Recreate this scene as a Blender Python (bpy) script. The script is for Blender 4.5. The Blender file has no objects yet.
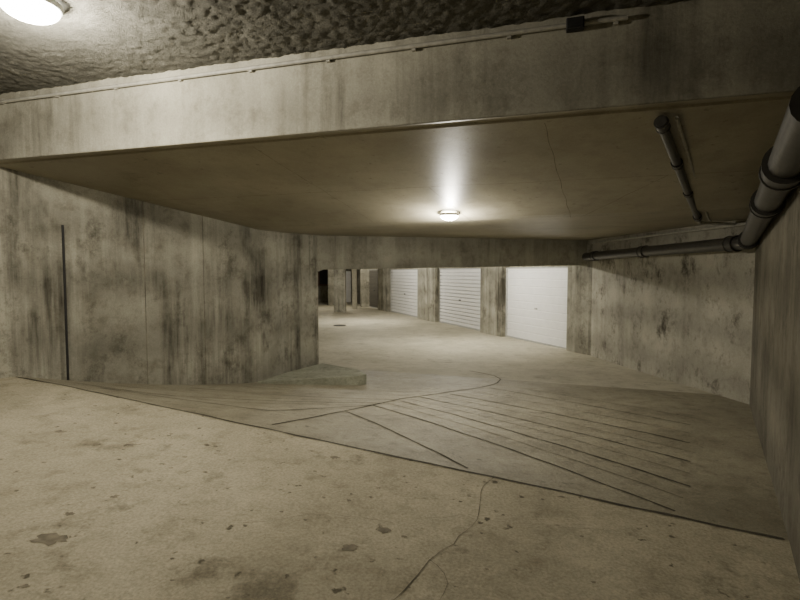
import bpy, bmesh, math, random
from mathutils import Vector, Matrix, noise
random.seed(4)
C = bpy.context.scene.collection

# ---------------------------------------------------------------- materials
def concrete(name, c1, c2, c3, scale=1.0, streak=0.0, bump=0.25, spots=0.35, rough=0.9, fine=0.5, bdist=0.02, blot=0.0, lo=0.35, hi=0.65, patch=0.0):
    m = bpy.data.materials.new(name); m.use_nodes = True
    nt = m.node_tree; N = nt.nodes; L = nt.links
    b = N['Principled BSDF']; b.inputs['Roughness'].default_value = rough
    b.inputs['Specular IOR Level'].default_value = 0.25
    g = N.new('ShaderNodeNewGeometry')
    def mp(s, loc=(0,0,0)):
        x = N.new('ShaderNodeMapping'); x.inputs['Scale'].default_value = s; x.inputs['Location'].default_value = loc
        L.new(g.outputs['Position'], x.inputs['Vector']); return x
    def nz(mapn, sc, det=6, ro=0.6):
        x = N.new('ShaderNodeTexNoise'); x.inputs['Scale'].default_value = sc
        x.inputs['Detail'].default_value = det; x.inputs['Roughness'].default_value = ro
        L.new(mapn.outputs[0], x.inputs['Vector']); return x
    def ramp(src, p0, p1, a=(0,0,0,1), bb=(1,1,1,1)):
        r = N.new('ShaderNodeValToRGB'); r.color_ramp.elements[0].position = p0; r.color_ramp.elements[1].position = p1
        r.color_ramp.elements[0].color = a; r.color_ramp.elements[1].color = bb
        L.new(src, r.inputs[0]); return r
    def mul(a, k):
        x = N.new('ShaderNodeMath'); x.operation = 'MULTIPLY'; L.new(a, x.inputs[0])
        if isinstance(k, float): x.inputs[1].default_value = k
        else: L.new(k, x.inputs[1])
        return x.outputs[0]
    def mix(fac, a, bb, mode='MIX'):
        x = N.new('ShaderNodeMix'); x.data_type = 'RGBA'; x.blend_type = mode
        if isinstance(fac, float): x.inputs[0].default_value = fac
        else: L.new(fac, x.inputs[0])
        for i, v in ((6, a), (7, bb)):
            if isinstance(v, tuple): x.inputs[i].default_value = (*v, 1)
            else: L.new(v, x.inputs[i])
        return x.outputs[2]
    iso = mp((1, 1, 1))
    r1 = ramp(nz(iso, 0.9 * scale, 8, 0.65).outputs[0], lo, hi)
    col = mix(r1.outputs[0], c1, c2)
    r2 = ramp(nz(iso, 5 * scale, 8, 0.7).outputs[0], 0.5, 0.7)
    col = mix(mul(r2.outputs[0], spots), col, c3)
    if blot > 0:
        iso2 = mp((1, 1, 1), (7.3, 2.1, 4.4))
        r7 = ramp(nz(iso2, 2.6, 7, 0.68).outputs[0], 0.58, 0.70)
        col = mix(mul(r7.outputs[0], blot * .75), col, tuple(v * 0.6 for v in c3))
        r8 = ramp(nz(iso2, 13.0, 3, 0.5).outputs[0], 0.67, 0.73)
        col = mix(mul(r8.outputs[0], blot), col, tuple(v * 0.4 for v in c3))
        r9 = ramp(nz(iso2, 1.6, 7, 0.7).outputs[0], 0.52, 0.68)
        col = mix(mul(r9.outputs[0], blot * .6), col, tuple(min(1, v * 1.2) for v in c2))
    if streak > 0:
        sm = mp((1, 1, 0.06))
        r3 = ramp(nz(sm, 2.0, 7, 0.72).outputs[0], 0.46, 0.62)
        r4 = ramp(nz(mp((1, 1, 0.5)), 0.9, 7, 0.65).outputs[0], 0.45, 0.58)
        dark = mul(r3.outputs[0], r4.outputs[0])
        col = mix(mul(dark, streak), col, tuple(v * 0.34 for v in c3))
        r5 = ramp(nz(sm, 2.9, 7, 0.65).outputs[0], 0.50, 0.66)
        col = mix(mul(r5.outputs[0], streak * 0.5), col, tuple(min(1, v * 1.4) for v in c2))
        wv = N.new('ShaderNodeTexWave'); wv.bands_direction = 'Z'; wv.inputs['Scale'].default_value = .42
        wv.inputs['Distortion'].default_value = 2.0; wv.inputs['Detail'].default_value = 4; wv.inputs['Detail Roughness'].default_value = .7
        L.new(g.outputs['Position'], wv.inputs['Vector'])
        r11 = ramp(wv.outputs[0], 0.0, 1.0, (.80,)*3 + (1,), (1.08,)*3 + (1,))
        col = mix(0.8, col, r11.outputs[0], 'MULTIPLY')
    if patch > 0:
        r10 = ramp(nz(mp((1, 1, .8), (3, 9, 1)), 1.9, 10, 0.78).outputs[0], 0.53, 0.66)
        col = mix(mul(r10.outputs[0], patch), col, tuple(v * 0.5 for v in c3))
    r6 = ramp(nz(iso, 60, 4, 0.7).outputs[0], 0.3, 0.7, (0.68,)*3 + (1,), (1.15,)*3 + (1,))
    col = mix(fine, col, r6.outputs[0], 'MULTIPLY')
    L.new(col, b.inputs['Base Color'])
    nb = nz(iso, 18 * scale, 10, 0.75)
    bp = N.new('ShaderNodeBump'); bp.inputs['Strength'].default_value = bump; bp.inputs['Distance'].default_value = bdist
    L.new(nb.outputs[0], bp.inputs['Height']); L.new(bp.outputs[0], b.inputs['Normal'])
    return m

def plain(name, col, rough=0.5, metal=0.0, nscale=20, var=0.2, bump=0.05):
    m = bpy.data.materials.new(name); m.use_nodes = True
    nt = m.node_tree; N = nt.nodes; L = nt.links; b = N['Principled BSDF']
    b.inputs['Roughness'].default_value = rough; b.inputs['Metallic'].default_value = metal
    t = N.new('ShaderNodeTexNoise'); t.inputs['Scale'].default_value = nscale; t.inputs['Detail'].default_value = 5
    g = N.new('ShaderNodeNewGeometry'); L.new(g.outputs['Position'], t.inputs['Vector'])
    r = N.new('ShaderNodeValToRGB'); r.color_ramp.elements[0].position = 0.3; r.color_ramp.elements[1].position = 0.7
    r.color_ramp.elements[0].color = (*[c * (1 - var) for c in col], 1); r.color_ramp.elements[1].color = (*[min(1, c * (1 + var)) for c in col], 1)
    L.new(t.outputs[0], r.inputs[0]); L.new(r.outputs[0], b.inputs['Base Color'])
    bp = N.new('ShaderNodeBump'); bp.inputs['Strength'].default_value = bump; bp.inputs['Distance'].default_value = 0.01
    L.new(t.outputs[0], bp.inputs['Height']); L.new(bp.outputs[0], b.inputs['Normal'])
    return m

def emis(name, col, s):
    m = bpy.data.materials.new(name); m.use_nodes = True
    b = m.node_tree.nodes['Principled BSDF']; b.inputs['Base Color'].default_value = (0.9, 0.9, 0.85, 1)
    b.inputs['Emission Color'].default_value = (*col, 1); b.inputs['Emission Strength'].default_value = s
    return m

M_wall = concrete('wall_concrete', (0.25,0.24,0.192), (0.44,0.425,0.35), (0.135,0.12,0.085), 1.0, 1.0, 0.4, 0.6, patch=.75)
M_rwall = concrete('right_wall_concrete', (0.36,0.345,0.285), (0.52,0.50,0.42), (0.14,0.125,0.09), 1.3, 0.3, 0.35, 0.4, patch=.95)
M_rnear_shade = concrete('near_right_wall_shaded_concrete', (0.12,0.11,0.083), (0.21,0.195,0.15), (0.08,0.07,0.05), 1.5, 0.4, 0.35, 0.7, patch=.6)  # right wall concrete darkened: shade of the near stretch put into its colour
M_beam = concrete('beam_concrete', (0.31,0.297,0.24), (0.44,0.425,0.35), (0.18,0.165,0.12), 1.2, 0.65, 0.3, 0.5, patch=.4)
M_slab = concrete('slab_concrete', (0.27,0.243,0.175), (0.40,0.37,0.28), (0.20,0.175,0.12), 0.7, 0.0, 0.12, 0.4, 0.42, 0.35, 0.02, 0.45)
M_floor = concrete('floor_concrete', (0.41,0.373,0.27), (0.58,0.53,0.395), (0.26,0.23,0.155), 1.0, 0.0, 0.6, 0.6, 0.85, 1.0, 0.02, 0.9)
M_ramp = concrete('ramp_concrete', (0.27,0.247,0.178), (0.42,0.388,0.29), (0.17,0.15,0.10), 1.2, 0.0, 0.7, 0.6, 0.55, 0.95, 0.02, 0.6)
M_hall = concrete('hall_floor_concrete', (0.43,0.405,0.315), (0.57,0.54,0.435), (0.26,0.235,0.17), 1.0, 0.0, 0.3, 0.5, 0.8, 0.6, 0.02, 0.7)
M_kerb = concrete('kerb_concrete', (0.27,0.275,0.21), (0.40,0.405,0.32), (0.14,0.15,0.10), 3.0, 0.0, 0.5, 0.6, 0.85, 0.9, 0.02, 0.6)
M_rough = concrete('sprayed_ceiling', (0.22,0.215,0.18), (0.35,0.34,0.29), (0.12,0.115,0.095), 5.0, 0.0, 1.0, 0.6, 0.95, 1.0, 0.05)
M_groove = plain('groove_dark', (0.07,0.062,0.042), 0.95)
M_gfaint = plain('groove_faint', (0.17,0.15,0.105), 0.95, 0, 8, .5)
M_seam = plain('seam_dark', (0.16,0.145,0.105), 0.9, 0, 9, .6)
M_stain = plain('stain_grey', (0.22,0.195,0.14), 0.9, 0, 14, .45)
M_pipe = plain('pipe_grey_pvc', (0.05,0.048,0.043), 0.38)
M_cond = plain('conduit_grey', (0.38,0.37,0.32), 0.6)
M_black = plain('black_plastic', (0.02,0.02,0.02), 0.6)
M_white = plain('door_white_paint', (0.88,0.88,0.87), 0.45, 0, 6, 0.03, 0.02)
M_frame = plain('door_frame_grey', (0.45,0.45,0.43), 0.5)
M_dark = plain('dark_grey_door', (0.10,0.095,0.08), 0.6)
M_wood = plain('brown_wood', (0.12,0.06,0.035), 0.6)
M_lampbase = plain('lamp_base', (0.7,0.7,0.66), 0.4)
M_glow = emis('lamp_glow', (1.0, 0.95, 0.83), 35)

# ---------------------------------------------------------------- helpers
def mkobj(name, verts, faces, mat, parent=None, smooth=False):
    me = bpy.data.meshes.new(name); me.from_pydata([tuple(v) for v in verts], [], faces); me.update()
    bm = bmesh.new(); bm.from_mesh(me); bmesh.ops.recalc_face_normals(bm, faces=bm.faces); bm.to_mesh(me); bm.free()
    o = bpy.data.objects.new(name, me); C.objects.link(o); me.materials.append(mat)
    if smooth:
        for p in me.polygons: p.use_smooth = True
    if parent: o.parent = parent
    return o

def prism(name, pts, z0, z1, mat, parent=None, bevel=0.0):
    n = len(pts)
    z0s = z0 if isinstance(z0, (list, tuple)) else [z0] * n
    z1s = z1 if isinstance(z1, (list, tuple)) else [z1] * n
    v = [(p[0], p[1], z0s[i]) for i, p in enumerate(pts)] + [(p[0], p[1], z1s[i]) for i, p in enumerate(pts)]
    f = [list(range(n)), list(range(n, 2 * n))] + [[i, (i + 1) % n, n + (i + 1) % n, n + i] for i in range(n)]
    o = mkobj(name, v, f, mat, parent)
    if bevel:
        b = o.modifiers.new('bevel', 'BEVEL'); b.width = bevel; b.segments = 2
    return o

def wall(name, pts, z0, z1, mat, th=0.25, side=1):
    P = [Vector(p) for p in pts]; off = []
    for i, p in enumerate(P):
        if i == 0: d = (P[1] - P[0]).normalized(); nn = Vector((-d.y, d.x)) * side; off.append(p + nn * th); continue
        if i == len(P) - 1: d = (P[-1] - P[-2]).normalized(); nn = Vector((-d.y, d.x)) * side; off.append(p + nn * th); continue
        a = (p - P[i-1]).normalized(); b = (P[i+1] - p).normalized()
        n1 = Vector((-a.y, a.x)) * side; n2 = Vector((-b.y, b.x)) * side
        nn = (n1 + n2).normalized(); off.append(p + nn * th / max(0.4, nn.dot(n1)))
    v = []; f = []; n = len(P)
    for q in P: v += [(q.x, q.y, z0), (q.x, q.y, z1)]
    for q in off: v += [(q.x, q.y, z0), (q.x, q.y, z1)]
    k = 2 * n
    for i in range(n - 1):
        f.append([2*i, 2*i+2, 2*i+3, 2*i+1])
        f.append([k+2*i, k+2*i+2, k+2*i+3, k+2*i+1])
        f.append([2*i+1, 2*i+3, k+2*i+3, k+2*i+1]); f.append([2*i, 2*i+2, k+2*i+2, k+2*i])
    f.append([0, 1, k+1, k]); f.append([2*n-2, 2*n-1, k+2*n-1, k+2*n-2])
    return mkobj(name, v, f, mat)

def tube(name, pts, r, mat, parent=None, couplers=(), seg=20):
    cu = bpy.data.curves.new(name, 'CURVE'); cu.dimensions = '3D'; cu.bevel_depth = r; cu.bevel_resolution = 6; cu.use_fill_caps = True
    sp = cu.splines.new('POLY')
    P = [Vector(p) for p in pts]; out = [P[0]]
    for i in range(1, len(P) - 1):
        a = (P[i-1] - P[i]); b = (P[i+1] - P[i]); rr = min(r * 1.8, a.length * .4, b.length * .4)
        s = P[i] + a.normalized() * rr; e = P[i] + b.normalized() * rr
        for k in range(7):
            t = k / 6; out.append(s * (1-t)**2 + P[i] * 2*t*(1-t) + e * t*t)
    out.append(P[-1])
    sp.points.add(len(out) - 1)
    for i, q in enumerate(out): sp.points[i].co = (*q, 1)
    tmp = bpy.data.objects.new(name + '_c', cu); C.objects.link(tmp)
    dg = bpy.context.evaluated_depsgraph_get(); me = bpy.data.meshes.new_from_object(tmp.evaluated_get(dg))
    bpy.data.objects.remove(tmp)
    bm = bmesh.new(); bm.from_mesh(me)
    for (i, j, fr, ln, k) in couplers:
        p = P[i].lerp(P[j], fr); d = (P[j] - P[i]).normalized()
        mtx = Matrix.Translation(p) @ d.to_track_quat('Z', 'Y').to_matrix().to_4x4()
        bmesh.ops.create_cone(bm, cap_ends=True, segments=24, radius1=r*k, radius2=r*k, depth=ln, matrix=mtx)
        for sg in (-1, 1):
            m2 = Matrix.Translation(p + d * sg * ln * .5) @ d.to_track_quat('Z', 'Y').to_matrix().to_4x4()
            bmesh.ops.create_cone(bm, cap_ends=True, segments=24, radius1=r*k*1.08, radius2=r*k*1.08, depth=ln*.14, matrix=m2)
    bm.to_mesh(me); bm.free()
    me.materials.clear(); me.materials.append(mat)
    for p in me.polygons: p.use_smooth = True
    o = bpy.data.objects.new(name, me); C.objects.link(o)
    md = o.modifiers.new('es', 'EDGE_SPLIT'); md.split_angle = math.radians(40)
    if parent: o.parent = parent
    return o

def ribbons(name, lines, zf, off, mat, wob=0.01, parent=None):
    """thin strips laid on a surface; lines = [(points, width)]"""
    v = []; f = []
    for pts, w in lines:
        P = [Vector(p) for p in pts]; S = []
        for i in range(len(P) - 1):
            n = max(1, int((P[i+1] - P[i]).length / .06))
            for j in range(n): S.append(P[i].lerp(P[i+1], j / n))
        S.append(P[-1])
        for i, s in enumerate(S):
            d = (S[min(i+1, len(S)-1)] - S[max(i-1, 0)]).normalized(); nn = Vector((-d.y, d.x))
            s = s + nn * noise.noise(Vector((s.x*3, s.y*3, w*100))) * wob
            ww = w * (.75 + .5 * noise.noise(Vector((s.x*6, s.y*6, 3.3)))) * .5
            for sg in (-1, 1):
                q = s + nn * ww * sg; v.append((q.x, q.y, zf(q.x, q.y) + off))
            if i: k = len(v); f.append([k-4, k-3, k-1, k-2])
    return mkobj(name, v, f, mat, parent)

# ---------------------------------------------------------------- floor
J0 = Vector((-3.6, 5.34)); jt = Vector((0.928, -0.3728)); jn = Vector((0.3728, 0.928))
def floor_z(x, y):
    r = Vector((x, y)) - J0; t = r.dot(jt); d = r.dot(jn)
    if d <= 0: return -0.0525 * x + 0.0406 * y
    q = J0 + jt * t; zj = -0.0525 * q.x + 0.0406 * q.y
    s = min(1, max(0, t / 7.2)); k = 0.31 + (0.05 - 0.31) * s
    return -0.4 + (zj + 0.4) * math.exp(-k * d - 0.02 * d * d)
v = []; f = []
ds = [-12 + .5*i for i in range(24)] + [.2*i for i in range(60)] + [12 + .8*i for i in range(34)]
ts = [-14 + .25*i for i in range(125)]
for d in ds:
    for t in ts:
        q = J0 + jt * t + jn * d; v.append((q.x, q.y, floor_z(q.x, q.y)))
nt_ = len(ts)
for i in range(len(ds) - 1):
    for j in range(nt_ - 1):
        f.append([i*nt_+j, i*nt_+j+1, (i+1)*nt_+j+1, (i+1)*nt_+j])
fl = mkobj('floor', v, f, M_floor)
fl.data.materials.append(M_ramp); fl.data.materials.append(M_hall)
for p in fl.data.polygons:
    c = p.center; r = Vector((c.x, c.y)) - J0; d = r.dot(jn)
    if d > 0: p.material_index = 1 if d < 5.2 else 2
RL = [([(-4.22,5.55),(-3.6,5.35),(2.30,2.97)], .032),
 ([(-3.71,5.76),(-2.77,5.59),(-1.75,5.88),(-0.19,6.30)], .022),
 ([(-2.76,6.63),(-1.41,6.48),(0,6.6)], .02),
 ([(-3.32,5.59),(-1.35,5.23),(-0.34,6.11)], .024),
 ([(-1.16,4.55),(-0.61,5.59),(0,6.68),(0.74,7.44),(1.3,7.95),(1.62,8.4),(1.76,8.8),(1.72,9.2),(1.35,9.77)], .030),
 ([(-0.61,5.59),(0.52,3.78)], .022), ([(-0.34,6.11),(1.80,3.26)], .026), ([(0,6.51),(2.17,3.73)], .026),
 ([(0.27,6.91),(2.51,4.33)], .026), ([(0.72,7.25),(2.86,4.94)], .026), ([(1.41,7.89),(3.29,5.69)], .022)]
ribbons('ramp_grooves', RL, floor_z, .004, M_groove, .02)
FL = []
RR = [((-0.34,6.11),(1.80,3.26)), ((0,6.51),(2.17,3.73)), ((0.27,6.91),(2.51,4.33)), ((0.72,7.25),(2.86,4.94)), ((1.41,7.89),(3.29,5.69)), ((1.75,8.7),(3.9,6.3))]
for i in range(len(RR) - 1):
    a0, b0 = Vector(RR[i][0]), Vector(RR[i][1]); a1, b1 = Vector(RR[i+1][0]), Vector(RR[i+1][1])
    a = a0.lerp(a1, .5); b = b0.lerp(b1, .5)
    FL.append(([tuple(a), tuple(a.lerp(b, .5)), tuple(b)], .014))
LL = [[(-3.5,5.75),(-1.9,5.55),(-.25,6.2)], [(-3.5,6.1),(-1.9,6.1),(-.05,6.45)], [(-2.3,7.2),(-1.0,6.95),(.3,7.0)], [(-1.5,7.4),(-.3,7.3),(.7,7.4)]]
for l in LL: FL.append((l, .014))
ribbons('ramp_trowel_lines', FL, floor_z, .0035, M_gfaint, .02)
ribbons('floor_crack', [([(0.69,3.62),(0.53,3.21),(0.47,3.02),(0.40,2.88),(0.30,2.74),(0.22,2.69),(0.13,2.59),(0.02,2.42),(-.05,2.29),(-.2,2.1)], .005),
   ([(0.47,3.02),(.38,3.05),(.27,2.97),(.1,2.95)], .003), ([(.13,2.59),(.2,2.4),(.17,2.2)], .003),
   ([(0.47,3.02),(.8,2.95),(1.15,3.0),(1.5,2.9)], .0025), ([(-.05,2.9),(-.4,3.0),(-.9,2.85)], .0025)], floor_z, .003, M_seam, .10)
v = []; f = []
SP = [(-.50,3.83,.028,1.3), (-1.76,3.07,.02,1.2), (-1.82,2.60,.045,1.8), (-1.9,2.85,.02,1.5), (-2.75,4.06,.03,1.8), (-.09,2.85,.028,1.4), (-.27,2.66,.03,1.3), (-2.08,3.87,.03,1.5)]
for i in range(70): SP.append((random.uniform(-3, 1.5), random.uniform(2.0, 4.4), random.uniform(.004, .012), random.uniform(1, 1.8)))
for i, (x, y, r, sx) in enumerate(SP):
    if (Vector((x, y)) - J0).dot(jn) > -.06: continue
    n = 18; k0 = len(v); v.append((x, y, floor_z(x, y) + .002))
    for j in range(n):
        a = j / n * 6.2832; rr = r * (1 + .9 * noise.noise(Vector((math.cos(a)*2.2+i*5, math.sin(a)*2.2, i*2.2))))
        px = x + math.cos(a) * rr * sx; py = y + math.sin(a) * rr; v.append((px, py, floor_z(px, py) + .002))
    for j in range(n): f.append([k0, k0+1+j, k0+1+(j+1) % n])
mkobj('floor_stains', v, f, M_stain)

# ---------------------------------------------------------------- walls
Lw = [(-8,-4), (-8,1.35), (-2.45,7.575), (-2.28,7.77), (-2.14,7.98), (-2.02,8.22), (-1.93,8.5), (-1.49,9.27), (-1.62,9.55), (-8,13), (-8,34)]
wall('wall_left', Lw, -0.7, 3.7, M_wall, 0.12, 1)
wall('wall_back', [(-8.2,-4), (1.9,-4)], -0.7, 3.7, M_rwall, 0.2, -1)
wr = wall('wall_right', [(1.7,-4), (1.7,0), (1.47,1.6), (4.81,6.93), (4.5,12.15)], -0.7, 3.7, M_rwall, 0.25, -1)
wr.data.materials.append(M_rnear_shade)
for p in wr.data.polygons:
    if p.center.y < 5.5: p.material_index = 1  # near stretch takes the concrete with painted-in shade
wall('wall_far', [(-8.2,34), (6,34)], -0.7, 3.0, M_wall, 0.25, 1)
lwd = Vector((5.55, 6.225)).normalized(); lwn = Vector((lwd.y, -lwd.x)); L0 = Vector((-8, 1.35))
for i, s in enumerate([7.05, 7.85]):
    a = L0 + lwd * s; b = a + lwd * .007
    pts = [tuple(a), tuple(b), tuple(b + lwn * .003), tuple(a + lwn * .003)]
    prism('trim_seam_%d' % (i+1), pts, -.2, 3.0, M_seam)

B2 = Vector((2.28, 3.39)); bt = Vector((0.957, -0.289)); bn = Vector((0.289, 0.957))
def slab_z(x, y):
    d = (Vector((x, y)) - B2).dot(bn)
    flat = 2.245 + .013 * (x + 2.16) + .005 * (min(y, 14) - 7.9)
    return max(2.75 - .166 * d, flat)
v = []; f = []
dd = [0.0, 0.09, 0.10] + [0.3 + .15*i for i in range(45)] + [7.2 + 1.5*i for i in range(24)]
tt = [-14 + .5*i for i in range(44)]
for d in dd:
    for t in tt:
        q = B2 + bt * t + bn * d; z = 2.75 if d < 0.095 else slab_z(q.x, q.y)
        v.append((q.x, q.y, z))
n_ = len(tt)
for i in range(len(dd) - 1):
    for j in range(n_ - 1):
        f.append([i*n_+j, i*n_+j+1, (i+1)*n_+j+1, (i+1)*n_+j])
mkobj('ceiling_slab', v, f, M_slab)
def bp(t, d): q = B2 + bt * t + bn * d; return (q.x, q.y)
ribbons('trim_formwork_seams', [([bp(-7,1.45), bp(1.2,1.45)], .006), ([bp(-1.3,.15), bp(-1.0,3.0)], .007), ([bp(-3.8,.15), bp(-3.6,2.8)], .005),
   ([bp(-.2,1.45), bp(-.9,2.83)], .007), ([bp(-6,2.83), bp(1.6,2.83)], .006), ([bp(-2.5,1.45), bp(-2.0,4.4)], .005)], slab_z, -.004, M_seam, .02)

prism('ceiling_beam', [bp(-7.2, 0), bp(0.6, 0), bp(0.6, .35), bp(-7.2, .35)], 2.752, 3.5, M_beam, None, 0.012)

# upper sprayed ceiling
v = []; f = []
st = 0.025; nx = 318; ny = 220
for j in range(ny):
    for i in range(nx):
        q = B2 + bt * (-7.6 + i * st) + bn * (0.05 - j * st)
        h = noise.fractal(Vector((q.x*17, q.y*17, 0)), 0.35, 2.3, 5) * 0.011 + noise.noise(Vector((q.x*2, q.y*2, 4))) * .01
        v.append((q.x, q.y, 3.41 + h))
for j in range(ny - 1):
    for i in range(nx - 1):
        f.append([j*nx+i, j*nx+i+1, (j+1)*nx+i+1, (j+1)*nx+i])
mkobj('ceiling_sprayed', v, f, M_rough, None, True)
prism('ceiling_rear', [(-9,-5), (5,-5), (5,6), (-9,8)], 3.5, 3.7, M_rough)

# back beam over passage
g0 = Vector((-1.60, 9.22)); g1 = Vector((4.62, 12.25)); gd = (g1 - g0).normalized(); gn = Vector((-gd.y, gd.x))
q = [g0, g1, g1 + gn * .3, g0 + gn * .3]
prism('passage_beam', [tuple(p) for p in q], [1.64, 1.765, 1.765, 1.64], 2.6, M_beam, None, 0.015)
e0 = g0 + gd * 0.1; e1 = g0 + gd * 0.42
hv = []
for s in (-0.03, 0.33):
    for (p, z) in ((e0, 1.60), (e0, 2.26), (e1, 2.26), (e1, 1.72)):
        w = p + gn * s; hv.append((w.x, w.y, z))
mkobj('beam_haunch', hv, [[0,1,2,3],[4,5,6,7],[0,1,5,4],[1,2,6,5],[2,3,7,6],[3,0,4,7]], M_beam)

# kerb island at the wall end
k = [(-2.18,7.72), (-1.5,7.78), (-0.66,7.90), (-0.53,8.02), (-0.72,8.55), (-1.42,9.24), (-1.88,8.45), (-2.08,8.0)]
prism('kerb_island', k, [floor_z(*p) - .05 for p in k], [-.075, -.05, -.02, -.02, -.04, -.06, -.07, -.075], M_kerb, None, 0.01)

# ---------------------------------------------------------------- door wall
W0 = Vector((4.31, 12.85)); wd = Vector((-.352, .936)); wn = Vector((-.936, -.352))
def wp(s, o): p = W0 + wd * s + wn * o; return (p.x, p.y)
prism('wall_garage', [wp(-1.2,-.3), wp(24,-.3), wp(24,-.5), wp(-1.2,-.5)], -.6, 2.6, M_wall)
prism('wall_garage_lintel', [wp(-1.2,.0), wp(24,.0), wp(24,-.3), wp(-1.2,-.3)], 1.74, 2.6, M_wall)
for i, (a, b) in enumerate([(-.9, 0), (3.05, 4.37), (7.95, 9.8), (13.7, 15.3), (17.6, 18.6)]):
    prism('wall_pier_%d' % (i + 1), [wp(a, .12), wp(b, .12), wp(b, -.3), wp(a, -.3)], -.55, 2.5, M_wall, None, 0.01)

def garage_door(idx, s0, s1, slat, mat, gap=.02):
    e = bpy.data.objects.new('garage_door' + ('' if idx == 0 else '.%03d' % idx), None); C.objects.link(e)
    z0, z1 = -.40, 1.75
    v = []; f = []; z = z0 + .04; prof = []
    while z < z1 - .01:
        prof += [(z, -gap), (z + .012, .0), (min(z + slat - .022, z1), .0), (min(z + slat - .01, z1), -gap), (min(z + slat, z1), -gap)]
        z += slat
    for (zz, o) in prof:
        for s in (s0 + .05, s1 - .05):
            p = wp(s, -.06 + o); v.append((p[0], p[1], zz))
    for i in range(len(prof) - 1): f.append([2*i, 2*i+1, 2*i+3, 2*i+2])
    mkobj('door_panel', v, f, mat, e)
    for nme, a, b, za, zb in (('jamb_a', s0, s0+.06, z0, z1), ('jamb_b', s1-.06, s1, z0, z1), ('head', s0, s1, z1-.05, z1), ('sill', s0, s1, z0-.02, z0+.05)):
        prism(nme, [wp(a, -.03), wp(b, -.03), wp(b, -.1), wp(a, -.1)], za, zb, M_frame, e)
    mid = (s0 + s1) / 2
    prism('handle', [wp(mid-.05, -.03), wp(mid+.05, -.03), wp(mid+.05, -.06), wp(mid-.05, -.06)], .55, .59, M_frame if idx == 0 else M_black, e)
garage_door(0, 0.0, 3.05, .22, M_white, .015)
garage_door(1, 4.37, 7.95, .13, M_white, .06)
garage_door(2, 9.8, 13.7, .15, M_white, .06)
garage_door(3, 15.3, 17.6, .2, M_dark)

def column(i, x, y, w, mat):
    prism('concrete_column' + ('' if i == 0 else '.%03d' % i), [(x-w,y-w),(x+w,y-w),(x+w,y+w),(x-w,y+w)], -.42, 2.5, mat, None, .02)
column(0, -3.0, 25.5, .28, M_wall)
column(1, -1.9, 29.5, .35, M_wall)
column(2, -2.45, 27.5, .12, M_hall)
column(3, -4.1, 31.0, .25, M_wall)
e = bpy.data.objects.new('window_1', None); C.objects.link(e)
prism('frame', [(-6.2,33.9),(-4.6,33.9),(-4.6,34.02),(-6.2,34.02)], .7, 1.9, M_wood, e)
prism('pane_left', [(-6.1,33.88),(-5.45,33.88),(-5.45,33.9),(-6.1,33.9)], .8, 1.8, M_black, e)
prism('pane_right', [(-5.35,33.88),(-4.7,33.88),(-4.7,33.9),(-5.35,33.9)], .8, 1.8, M_black, e)
prism('door_1', [(-3.6,33.86),(-2.5,33.86),(-2.5,33.98),(-3.6,33.98)], -.4, 1.65, M_white)

# ---------------------------------------------------------------- pipes
tube('drain_pipe', [(.35+.626*1.95, 1.95, 2.24), (4.54, 6.70, 1.985), (4.32, 11.9, 1.955)], .09, M_pipe,
     None, [(0,1,.2,.2,1.22), (0,1,.42,.16,1.18), (0,1,.93,.14,1.2), (1,2,.05,.14,1.15), (1,2,.5,.14,1.12), (1,2,.9,.14,1.12)])
tube('ceiling_drain_pipe', [(1.84,3.66,2.66), (3.72,6.4,2.25), (3.78,6.5,2.33)], .036, M_pipe,
     None, [(0,1,.02,.10,1.25), (0,1,.3,.07,1.2), (0,1,.6,.07,1.2), (0,1,.95,.08,1.25)])
tube('ceiling_conduit', [(1.95,3.66,2.685), (3.84,6.4,2.27), (4.30,7.1,2.30)], .012, M_cond)
tube('conduit_wall_top', [(4.74,6.95,2.26), (4.47,11.9,2.27)], .022, M_cond)
tube('conduit_branch', [(3.72,6.42,2.29), (4.2,7.2,2.29), (4.68,7.2,2.27)], .02, M_cond)
e = bpy.data.objects.new('beam_conduit', None); C.objects.link(e)
P0 = bp(-6.9, -.03); P1 = bp(-.75, -.03)
tube('conduit', [(P0[0],P0[1],3.32), (P1[0],P1[1],3.335)], .017, M_cond, e)
for i in range(9):
    c = bp(-6.6 + i * .72, -.03); c2 = bp(-6.57 + i * .72, -.03); c3 = bp(-6.57 + i*.72, .0); c4 = bp(-6.6 + i*.72, .0)
    prism('clip_%d' % i, [c, c2, c3, c4], 3.30, 3.35, M_cond, e)
e = bpy.data.objects.new('junction_box', None); C.objects.link(e)
a = [bp(-1.15,-.07), bp(-1.03,-.07), bp(-1.03,0), bp(-1.15,0)]
prism('box', a, 3.29, 3.37, M_black, e, .008)
prism('lid', [bp(-1.14,-.08), bp(-1.04,-.08), bp(-1.04,-.07), bp(-1.14,-.07)], 3.30, 3.36, M_black, e)
tube('wall_conduit', [(-3.885,5.91,.34), (-3.885,5.91,2.14)], .013, M_black)

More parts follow.
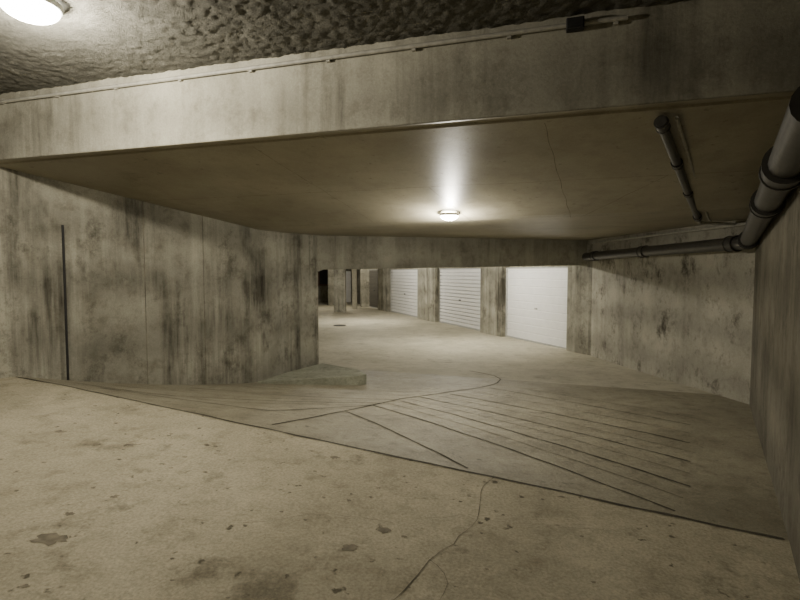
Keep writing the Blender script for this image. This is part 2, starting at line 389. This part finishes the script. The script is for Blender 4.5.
# ---------------------------------------------------------------- lamps
def lamp(i, x, y, z, r, energy, col=(1.0,.92,.76), off=.10):
    e = bpy.data.objects.new('ceiling_lamp' + ('' if i == 0 else '.%03d' % i), None); C.objects.link(e)
    bm = bmesh.new()
    bmesh.ops.create_cone(bm, cap_ends=True, segments=40, radius1=r*.95, radius2=r, depth=.03, matrix=Matrix.Translation((x,y,z-.015)))
    me = bpy.data.meshes.new('base'); bm.to_mesh(me); bm.free(); me.materials.append(M_lampbase)
    o = bpy.data.objects.new('base', me); C.objects.link(o); o.parent = e
    bm = bmesh.new()
    bmesh.ops.create_uvsphere(bm, u_segments=40, v_segments=20, radius=1, matrix=Matrix.Translation((x,y,z-.03)) @ Matrix.Diagonal((r*.9,r*.9,r*.42,1)))
    me = bpy.data.meshes.new('diffuser'); bm.to_mesh(me); bm.free(); me.materials.append(M_glow)
    for p in me.polygons: p.use_smooth = True
    o = bpy.data.objects.new('diffuser', me); C.objects.link(o); o.parent = e
    l = bpy.data.lights.new('bulb', 'POINT'); l.energy = energy; l.color = col; l.shadow_soft_size = .05
    lo = bpy.data.objects.new('bulb', l); lo.location = (x, y, z - r*.45 - .03 - off); C.objects.link(lo); lo.parent = e
lamp(0, -2.45, 3.48, 3.38, .19, 180)
lamp(1, .62, 6.47, 2.335, .13, 95, (1,.94,.80), .07)
lamp(2, 1.6, 14.0, 2.27, .13, 260, (1,.95,.84))
lamp(3, -1.5, 20.5, 2.27, .13, 280, (1,.95,.84))
lamp(4, -3.5, 28.0, 2.27, .13, 110)

bm = bmesh.new(); bmesh.ops.create_cone(bm, cap_ends=True, segments=32, radius1=.24, radius2=.23, depth=.02, matrix=Matrix.Translation((-2.25,19,-.392)))
me = bpy.data.meshes.new('floor_drain'); bm.to_mesh(me); bm.free(); me.materials.append(M_black)
C.objects.link(bpy.data.objects.new('floor_drain', me))

w = bpy.data.worlds.new('world'); bpy.context.scene.world = w; w.use_nodes = True
w.node_tree.nodes['Background'].inputs[0].default_value = (.01,.01,.01,1)

cam = bpy.data.cameras.new('camera'); cam.sensor_width = 36; cam.lens = 22.95
co = bpy.data.objects.new('camera', cam); C.objects.link(co); co.location = (0,0,1.6)
co.rotation_euler = (math.radians(90-3.14), 0, 0); bpy.context.scene.camera = co
